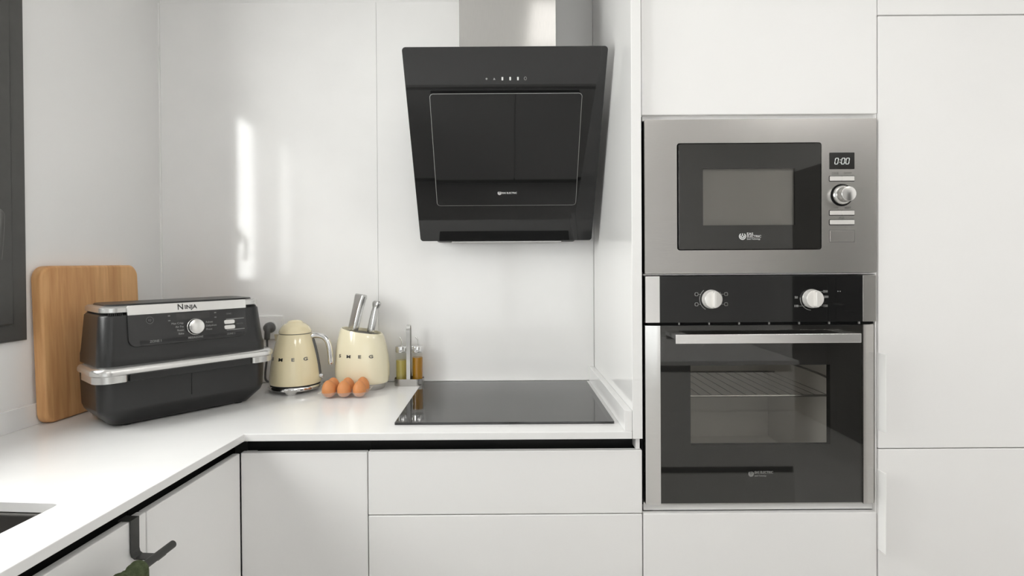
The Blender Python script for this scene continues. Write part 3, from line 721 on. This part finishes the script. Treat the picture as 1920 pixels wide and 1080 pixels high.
for s_ in (-1, 1):       # row of small ribs in the shadow gap under the trim at both corners
    for k in range(8):
        b = new(); x = s_ * (0.166 + k * 0.0042); box(b, x - 0.001, x + 0.001, -0.0865 + max(0, k - 3) * 0.0012, -0.080, 0.2865, 0.2930); obj('rib', b, 'fryer_slot', hs)
# slanted front face between z=.186 (y=-.102) and z=.284 (y=-.088)
fa = math.atan2(0.014, 0.098)
FM = Matrix.Translation((0, -0.102, 0.186)) @ Matrix.Rotation(PI / 2 - fa, 4, 'X')
b = new(); rr(b, -0.156, 0.160, 0.018, 0.104, (0.003, 0.003, 0.02, 0.02), 0.0, 0.006, M=FM, bev=0.001); pn = obj('control_panel', b, 'fryer_panel', t, True)
b = new(); rr(b, -0.156, 0.160, 0.100, 0.1255, (0.003, 0.003, 0.001, 0.001), 0.001, 0.0078, M=FM, bev=0.001); tr = obj('trim_plate', b, 'silver_plastic', t, True)
T6 = FM @ Matrix.Translation((0, 0, 0.006)); T7 = FM @ Matrix.Translation((0, 0, 0.0078))
b = new(); text(b, 'N', 0.0215, 0.0005, M=T7 @ Matrix.Translation((-0.026, 0.1135, 0)), bold=0.0003); text(b, 'INJA', 0.0155, 0.0005, M=T7 @ Matrix.Translation((-0.0155, 0.1125, 0)), bold=0.0003, sx=1.1, align='LEFT')
obj('lettering', b, 'letter_dark', tr)
b = new(); rr(b, -0.038, 0.052, 0.079, 0.096, 0.001, 0, 0.0005, M=T6); obj('display', b, 'display_dark', pn)
b = new(); rr(b, -0.130, 0.145, 0.0235, 0.0325, 0.002, 0, 0.0004, M=T6); obj('drawer_strip', b, 'fryer_slot', pn)
KM = T6 @ Matrix.Translation((0.010, 0.057, 0))
b = new(); lathe(b, [(0.0235, 0.0), (0.0230, 0.004), (0.0215, 0.005), (0.0205, 0.015), (0.0190, 0.0165), (0.0, 0.0168)], 36, M=KM); obj('dial', b, 'chrome_soft', pn, True)
for z in (0.0475, 0.0625):
    b = new(); rr(b, 0.090, 0.122, z - 0.0062, z + 0.0062, 0.005, 0, 0.005, M=T6, bev=0.0015); obj('button', b, 'silver_plastic', pn, True)
b = new()
for z in (0.0395, 0.0705): rr(b, 0.098, 0.152, z - 0.0011, z + 0.0011, 0.001, 0, 0.0005, M=T6)
text(b, 'ZONE 1', 0.0085, 0.0004, M=T6 @ Matrix.Translation((-0.092, 0.028, 0.0004)), bold=0.0001); text(b, 'MEGAZONE', 0.0075, 0.0004, M=T6 @ Matrix.Translation((0.010, 0.028, 0.0004)), bold=0.0001)
text(b, 'ZONE 2', 0.0070, 0.0004, M=T6 @ Matrix.Translation((0.110, 0.028, 0.0004)))
for k, q in enumerate(('Max Crisp', 'Air Fry', 'Roast', 'Bake')): text(b, q, 0.0075, 0.0004, M=T6 @ Matrix.Translation((-0.020, 0.070 - k * 0.0095, 0)), align='RIGHT')
for k, q in enumerate(('Reheat', 'Dehydrate', 'Prove')): text(b, q, 0.0070, 0.0004, M=T6 @ Matrix.Translation((0.040, 0.067 - k * 0.0100, 0)), align='LEFT')
tag(obj('panel_print', b, 'grey_print', pn), kind='stuff')
b = new()
for (x, z) in ((-0.056, 0.092), (-0.056, 0.079), (0.068, 0.092), (0.068, 0.079)): rr(b, x - 0.003, x + 0.003, z - 0.0015, z + 0.0015, 0.001, 0, 0.0004, M=T6)
tube(b, [(-0.104 + 0.009 * math.cos(q * PI / 8), 0.084 + 0.009 * math.sin(q * PI / 8), 0.0003) for q in range(17)], 0.0005, 4, M=T6)
text(b, 'IQ', 0.007, 0.0004, M=T6 @ Matrix.Translation((-0.104, 0.084, 0)))
text(b, 'SYNC', 0.006, 0.0004, M=T6 @ Matrix.Translation((0.108, 0.086, 0))); text(b, 'MATCH', 0.0058, 0.0004, M=T6 @ Matrix.Translation((0.138, 0.055, 0)))
tag(obj('faint_print', b, 'dim_print', pn), kind='stuff')

# --- wall socket and plug
t = thing('wall_socket', 'white square wall socket behind the kettle', 'socket', (-0.857, 0.010, 1.103))
b = new(); rr(b, -0.0445, 0.0445, -0.0425, 0.0425, 0.004, 0.0, 0.009, M=FRONT(0), bev=0.002); obj('plate', b, 'white_plastic', t, True)
b = new(); ringplate(b, [(0.024 * math.cos(k * PI / 14), 0.024 * math.sin(k * PI / 14)) for k in range(28)], [(0.0205 * math.cos(k * PI / 14), 0.0205 * math.sin(k * PI / 14)) for k in range(28)], 0.009, 0.0115, FRONT(0)); obj('socket_ring', b, 'white_plastic', t, True)
t = thing('power_plug', 'dark grey plug with its cord hanging from the wall socket', 'plug', (-0.857, -0.0015, 1.103))
b = new(); lathe(b, [(0.0, 0.0), (0.0195, 0.0), (0.0195, 0.012), (0.017, 0.020), (0.013, 0.026), (0.0, 0.028)], 28, M=FRONT(0)); obj('plug_body', b, 'dark_plastic', t, True)
b = new(); tube(b, spline([(0.0, -0.020, 0.008), (0.001, -0.026, -0.012), (0.000, -0.027, -0.040)]), [0.011] * 8 + [0.010] * 8 + [0.009], 12); obj('plug_grip', b, 'dark_plastic', t, True)
b = new(); tube(b, spline([(0.0, -0.027, -0.036), (0.001, -0.028, -0.075), (-0.004, -0.024, -0.12), (-0.010, -0.022, -0.165), (-0.004, -0.022, -0.190), (0.04, -0.024, -0.198), (0.09, -0.030, -0.198)]), 0.0038, 8); obj('cord', b, 'dark_plastic', t, True)

# --- kettle
t = thing('kettle', 'cream kettle with a domed lid and chrome handle', 'kettle', (-0.724, -0.112, WT1), rad(-1))
b = new(); lathe(b, [(0.0, 0.010), (0.083, 0.010), (0.087, 0.013), (0.087, 0.020), (0.084, 0.024), (0.0, 0.024)], 48); kb = obj('power_base', b, 'chrome', t, True)
for k in range(4):
    b = new(); a = rad(-90 + 90 * k + 12)
    Mf = Matrix.Rotation(a, 4, 'Z')
    loft(b, [[(0.060, -0.013, 0), (0.082, -0.010, 0), (0.082, 0.010, 0), (0.060, 0.013, 0)], [(0.058, -0.018, 0.006), (0.0865, -0.014, 0.006), (0.0865, 0.014, 0.006), (0.058, 0.018, 0.006)], [(0.058, -0.024, 0.018), (0.0885, -0.022, 0.018), (0.0885, 0.022, 0.018), (0.058, 0.024, 0.018)]], M=Mf)
    obj('foot', b, 'chrome_soft', kb, True)
b = new(); lathe(b, [(0.0, 0.024), (0.080, 0.024), (0.080, 0.029), (0.0, 0.029)], 40); obj('base_gap', b, 'black_rubber', t)
KP = [(0.0, 0.029), (0.0835, 0.029), (0.0850, 0.034), (0.0845, 0.050), (0.0805, 0.085), (0.0745, 0.120), (0.0675, 0.150), (0.0605, 0.176), (0.0560, 0.190), (0.0535, 0.1955), (0.0, 0.196)]
b = new(); lathe(b, KP, 56); kt = obj('body', b, 'cream', t, True)
b = new(); lathe(b, [(0.0, 0.196), (0.0515, 0.196), (0.0515, 0.1985), (0.0, 0.1985)], 40); obj('lid_seam', b, 'dark_plastic', t)
b = new(); lathe(b, [(0.0, 0.198), (0.0530, 0.198), (0.0535, 0.201), (0.0515, 0.209), (0.0455, 0.219), (0.036, 0.2275), (0.0265, 0.232), (0.0255, 0.2345), (0.022, 0.2385), (0.012, 0.2415), (0.0, 0.242)], 48); obj('lid', b, 'cream', t, True)
# handle (thing's +x), a chrome bow with its backing strip
hc = spline([(0.052, 0, 0.184), (0.070, 0, 0.1885), (0.092, 0, 0.186), (0.109, 0, 0.172), (0.117, 0, 0.150), (0.121, 0, 0.120), (0.1235, 0, 0.086)])
b = new(); tube(b, hc, [0.0095] * (len(hc) - 2) + [0.0085, 0.004], 14, M=I4); hd = obj('handle', b, 'chrome', t, True)
b = new()
for p in (0,):
    secs = []
    for (r, z) in ((0.0620, 0.176), (0.0690, 0.150), (0.0755, 0.120), (0.0815, 0.085), (0.0855, 0.052)):
        secs.append([(r - 0.004, -0.007, z), (r + 0.003, -0.005, z), (r + 0.003, 0.005, z), (r - 0.004, 0.007, z)])
    loft(b, secs)
obj('water_window', b, 'dark_plastic', t, True)
b = new(); lathe(b, [(0.0085, 0.0), (0.0085, 0.010), (0.006, 0.013), (0.0, 0.013)], 20, M=Matrix.Translation((0.083, 0, 0.050)) @ Matrix.Rotation(PI / 2, 4, 'Y')); obj('switch_lever', b, 'chrome', t, True)
b = new(); loft(b, [[(-0.050, -0.016, 0.193), (-0.050, 0.016, 0.193), (-0.056, 0.014, 0.165), (-0.056, -0.014, 0.165)], [(-0.072, -0.003, 0.192), (-0.072, 0.003, 0.192), (-0.067, 0.003, 0.168), (-0.067, -0.003, 0.168)]]); obj('spout', b, 'cream', t, True)
def surf_letters(par, s, size, z, prof, step, sx=1.0, sy=1.0, bold=0.00025, stretch=1.45, a0=-90, ez=None):
    n = len(s)
    for k, chx in enumerate(s):
        zz = z
        for (r0, z0), (r1, z1) in zip(prof, prof[1:]):
            if z0 <= zz <= z1 and z1 > z0:
                r = r0 + (r1 - r0) * (zz - z0) / (z1 - z0); sl = (r1 - r0) / (z1 - z0)
        a = rad(a0 + (k - (n - 1) / 2) * step)
        c = Vector((r * sx * math.cos(a), r * sy * math.sin(a), zz))
        nv = Vector((math.cos(a) / sx, math.sin(a) / sy, 0)).normalized(); nv = (nv - Vector((0, 0, sl))).normalized()
        tx = Vector((0, 0, 1)).cross(nv).normalized(); ty = nv.cross(tx)
        if ez: c.z += ez(c)
        Mx = Matrix(((tx.x, ty.x, nv.x, c.x), (tx.y, ty.y, nv.y, c.y), (tx.z, ty.z, nv.z, c.z), (0, 0, 0, 1)))
        b = new(); text(b, chx, size, 0.0018, M=Mx, sx=stretch, bold=bold); obj('letter', b, 'letter_chrome', par)
surf_letters(kt, 'SMEG', 0.0150, 0.116, KP, 31)

# --- knife block
t = thing('knife_block', 'cream oval knife block with a slanted open top', 'knife block', (-0.503, -0.080, WT1), rad(-10))
def shear(bm, k):
    for v in bm.verts: v.co.z += -k * v.co.x * max(0, v.co.z / 0.2) ** 2
    return bm
NP = [(0.0, 0.022), (0.0900, 0.022), (0.0945, 0.028), (0.0975, 0.050), (0.0975, 0.080), (0.0945, 0.120), (0.0885, 0.155), (0.0805, 0.185), (0.0765, 0.196), (0.0735, 0.200), (0.0700, 0.2000), (0.0680, 0.196), (0.0660, 0.170), (0.0, 0.170)]
SY = 0.69
b = new(); lathe(b, NP, 56, sy=SY); shear(b, 0.15); kb_ = obj('body', b, 'cream_light', t, True)
b = new(); lathe(b, [(0.0, 0.0), (0.077, 0.0), (0.080, 0.003), (0.0850, 0.023), (0.0, 0.023)], 48, sy=SY); obj('base', b, 'steel', t, True)
b = new(); lathe(b, [(0.0, 0.165), (0.0665, 0.168), (0.0675, 0.190), (0.0, 0.190)], 48, sy=SY); shear(b, 0.15); obj('bristle_insert', b, 'dark_plastic', t)
surf_letters(kb_, 'SMEG', 0.0150, 0.118, [q for q in NP[1:9]], 24, sy=SY, a0=-90)
# knives standing in the block
def knife(name, label, base, top, wd, th, knob):
    t = thing(name, label, 'knife', base, 0, 'knives in the block')
    B = Vector((0, 0, 0)); T = Vector(top) - Vector(base)
    d = T.normalized(); sd = Vector((0.80, -0.60, 0)); sd = (sd - d * sd.dot(d)).normalized(); nv = d.cross(sd)
    ln = T.length
    b = new(); secs = []
    for u, fw, ft in ((0, .86, .9), (0.08, .92, 1), (0.35, .94, 1), (0.6, 0.98, 1), (0.8, 1.06, 1), (0.93, 1.18, 1.0), (0.985, 1.16, .9), (1.0, 1.02, .7)) if not knob else ((0, .9, .9), (0.08, 1, 1), (0.35, 1.05, 1), (0.65, 0.95, 1), (0.78, 0.80, .9), (0.86, 1.1, 1), (0.95, 1.25, 1), (1.0, 0.95, .7)):
        c = d * (ln * u) + sd * (0.004 * u * u)
        pts = rrpts(-wd / 2 * fw, wd / 2 * fw, -th / 2 * ft, th / 2 * ft, th * 0.32, 4)
        secs.append([tuple(c + sd * p[0] + nv * p[1]) for p in pts])
    loft(b, secs); obj('handle', b, 'chrome_soft', t, True)
    b = new(); pts = [(-wd * 0.34, -0.0008), (wd * 0.34, -0.0008), (wd * 0.34, 0.0008), (-wd * 0.34, 0.0008)]
    loft(b, [[tuple(d * u + sd * p[0] + nv * p[1]) for p in pts] for u in (-0.018, 0.004)]); obj('blade', b, 'steel', t)
knife('chef_knife', 'large steel knife handle standing in the knife block, left of the two', (-0.536, -0.074, 1.1010), (-0.5115, -0.060, 1.2260), 0.042, 0.024, False)
knife('paring_knife', 'small steel knife handle with a round end in the knife block', (-0.475, -0.074, 1.0910), (-0.4560, -0.060, 1.2010), 0.027, 0.019, True)

# --- cruet stand with two oil bottles
t = thing('cruet_stand', 'steel cruet stand with a tall loop handle beside the hob', 'cruet stand', (-0.346, -0.038, WT1))
b = new(); rr(b, -0.052, 0.052, -0.029, 0.029, 0.026, 0.0, 0.004, n=8)
ringplate(b, rrpts(-0.0525, 0.0525, -0.0295, 0.0295, 0.026, 8), rrpts(-0.051, 0.051, -0.028, 0.028, 0.0245, 8), 0.0, 0.025, I4); obj('tray', b, 'steel', t, True)
b = new()
def strip(bm, pts, wy):
    secs = []
    for i, p in enumerate(pts):
        a = Vector(pts[max(i - 1, 0)]); c = Vector(pts[min(i + 1, len(pts) - 1)]); d = (c - a).normalized(); nn = Vector((-d.z, 0, d.x)) * 0.0012
        p = Vector(p)
        secs.append([tuple(p + nn + Vector((0, -wy, 0))), tuple(p + nn + Vector((0, wy, 0))), tuple(p - nn + Vector((0, wy, 0))), tuple(p - nn + Vector((0, -wy, 0)))])
    return loft(bm, secs)
pa = [(0, -0.0155, 0.002), (0, -0.0155, 0.12), (0, -0.0155, 0.185)] + [(0, -0.0155 * math.cos(rad(a)), 0.195 + 0.0155 * math.sin(rad(a)) * 1.3) for a in range(0, 181, 15)] + [(0, 0.0155, 0.185), (0, 0.0155, 0.12), (0, 0.0155, 0.002)]
secs = []
for i, p in enumerate(pa):
    a = Vector(pa[max(i - 1, 0)]); c = Vector(pa[min(i + 1, len(pa) - 1)]); d = (c - a).normalized(); nn = Vector((0, -d.z, d.y)) * 0.0013; p = Vector(p)
    secs.append([tuple(p + nn + Vector((-0.0065, 0, 0))), tuple(p + nn + Vector((0.0065, 0, 0))), tuple(p - nn + Vector((0.0065, 0, 0))), tuple(p - nn + Vector((-0.0065, 0, 0)))])
loft(b, secs, M=Matrix.Translation((0.001, -0.012, 0)))
obj('loop_handle', b, 'chrome_soft', t, True)
def bottle(label, x, lvl, oil, hgt=0.140):
    t = thing('oil_bottle', label, 'bottle', (x, -0.038, WT1 + 0.0045), 0, 'bottles in the cruet stand')
    b = new(); R = 0.0195
    lathe(b, [(0.0, 0.0), (R, 0.0), (R + 0.0005, 0.002), (R + 0.0005, 0.112), (R - 0.001, 0.118), (R - 0.004, 0.120)], 32)
    obj('glass', b, 'bottle_glass', t, True)
    b = new(); lathe(b, [(0.0, 0.003), (R - 0.0015, 0.003), (R - 0.0015, lvl), (0.0, lvl)], 32); obj('oil', b, oil, t, True)
    b = new(); lathe(b, [(0.0, 0.113), (R + 0.0012, 0.113), (R + 0.0015, 0.116), (R + 0.0015, 0.132), (R - 0.001, 0.1345), (0.0, 0.1345)], 32); cp = obj('cap', b, 'chrome', t, True)
    b = new(); tube(b, spline([(0.003, 0, 0.134), (0.003, 0, 0.148), (0.000, 0, 0.158), (-0.006, 0, 0.166)]), 0.0024, 8); obj('pourer', b, 'chrome_soft', cp, True)
bottle('glass bottle of pale yellow oil in the cruet stand', -0.3745, 0.084, 'oil_pale')
bottle('glass bottle of dark golden oil in the cruet stand', -0.3165, 0.094, 'oil_dark')

# --- eggs in a clear tray
EX, EY, ER = -0.5255, -0.199, rad(2)
t = thing('egg_tray', 'clear plastic egg tray in front of the knife block', 'egg tray', (EX, EY, WT1), ER)
cups = [(-0.049, -0.026), (0.0, -0.026), (0.049, -0.026), (-0.049, 0.024), (0.0, 0.024), (0.049, 0.024)]
b = new(); nx, ny = 60, 40; W2, D2 = 0.079, 0.050; grid = []
for j in range(ny + 1):
    row = []
    for i in range(nx + 1):
        x = -W2 + 2 * W2 * i / nx; y = -D2 + 2 * D2 * j / ny
        z = 0.020
        for (cx, cy) in cups:
            d = math.hypot(x - cx, y - cy) / 0.0235
            if d < 1: z = min(z, 0.001 + 0.019 * (1 - math.sqrt(1 - d * d)) ** 0.9)
        row.append(b.verts.new((x, y, z)))
    grid.append(row)
for j in range(ny):
    for i in range(nx): b.faces.new((grid[j][i], grid[j][i + 1], grid[j + 1][i + 1], grid[j + 1][i]))
obj('tray', b, 'clear_plastic', t, True)
elab = ('brown egg at the front left of the clear egg tray', 'brown egg at the front middle of the clear egg tray', 'brown egg at the front right of the clear egg tray',
        'brown egg at the back left of the clear egg tray', 'brown egg at the back middle of the clear egg tray', 'brown egg at the back right of the clear egg tray')
EM = Matrix.Translation((EX, EY, WT1)) @ Matrix.Rotation(ER, 4, 'Z')
for k, (cx, cy) in enumerate(cups):
    h = (0.0550, 0.0535, 0.0520, 0.0540, 0.0535, 0.0545)[k]; R = (0.0222, 0.0222, 0.0208, 0.0212, 0.0215, 0.0212)[k]
    prof = []
    for q in range(19):
        u = q / 18; a = PI * u
        z = h / 2 * (1 - math.cos(a)); r = R * math.sin(a) * (1 + 0.14 * math.cos(a)) 
        prof.append((r, z))
    b = new(); lathe(b, prof, 32)
    tilt = Matrix.Rotation(rad(random.uniform(-6, 6)), 4, 'X') @ Matrix.Rotation(rad(random.uniform(-6, 6)), 4, 'Y')
    b.transform(Matrix.Translation((0, 0, h / 2)) @ tilt @ Matrix.Translation((0, 0, -h / 2)))
    o = tag(obj('egg', b, 'eggshell', None, True), elab[k], 'egg', 'eggs in the tray')
    o.location = EM @ Vector((cx, cy, 0.0025))

# --- towel rail hooked over the sink cabinet door
t = thing('towel_rail', 'dark metal towel rail hooked over the sink cabinet door', 'towel rail', L(0.61, -0.92, 0.77), LROT)
M = child_at(t) @ LM
def strap(y):
    b = new(); wy = 0.011
    pa = [(0.5888, 0.815), (0.5888, 0.8478), (0.6125, 0.8478), (0.6125, 0.788), (0.6145, 0.780), (0.620, 0.776), (0.668, 0.776)]
    secs = []
    for i, (px, pz) in enumerate(pa):
        a = Vector(pa[max(i - 1, 0)]); c = Vector(pa[min(i + 1, len(pa) - 1)]); d = (c - a).normalized()
        nn = Vector((-d.y, d.x)) * 0.0011 * (1.3 if 0 < i < 3 else 1)
        secs.append([(px + nn.x, y - wy, pz + nn.y), (px + nn.x, y + wy, pz + nn.y), (px - nn.x, y + wy, pz - nn.y), (px - nn.x, y - wy, pz - nn.y)])
    loft(b, secs); obj('strap', b, 'rail_metal', t, M=M)
strap(-0.921); strap(-1.225)
b = new(); tube(b, [(0.666, -1.262, 0.784), (0.666, -1.260, 0.784), (0.666, -0.888, 0.784), (0.666, -0.885, 0.784)], [0.004, 0.0075, 0.0075, 0.004], 14); obj('bar', b, 'rail_metal', t, True, M=M)
# green towel hung over the rail
b = new(); secs = []
for k in range(41):
    y = -0.975 - 0.21 * k / 40; wv = 0.002 * math.sin(k * 0.9) + 0.0012 * math.sin(k * 2.3)
    R = 0.0125 + wv; th = 0.004
    out_ = [(0.666 + R + th + 0.002, 0.52 + 0.004 * math.sin(k))]
    inn = []
    arc_o = [(0.666 + (R + th) * math.cos(rad(a)), 0.783 + (R + th) * math.sin(rad(a))) for a in range(0, 181, 20)]
    arc_i = [(0.666 + R * math.cos(rad(a)), 0.783 + R * math.sin(rad(a))) for a in range(180, -1, -20)]
    poly = [(0.666 + R + th, 0.50)] + arc_o + [(0.666 - R - th, 0.56), (0.666 - R, 0.56)] + arc_i + [(0.666 + R, 0.50)]
    secs.append([(px, y, pz) for px, pz in poly])
loft(b, secs)
tw = thing('hand_towel', 'dark green towel hung over the towel rail', 'towel', L(0.666, -1.08, 0.50), LROT)
obj('cloth', b, 'towel', tw, True, M=child_at(tw) @ LM)
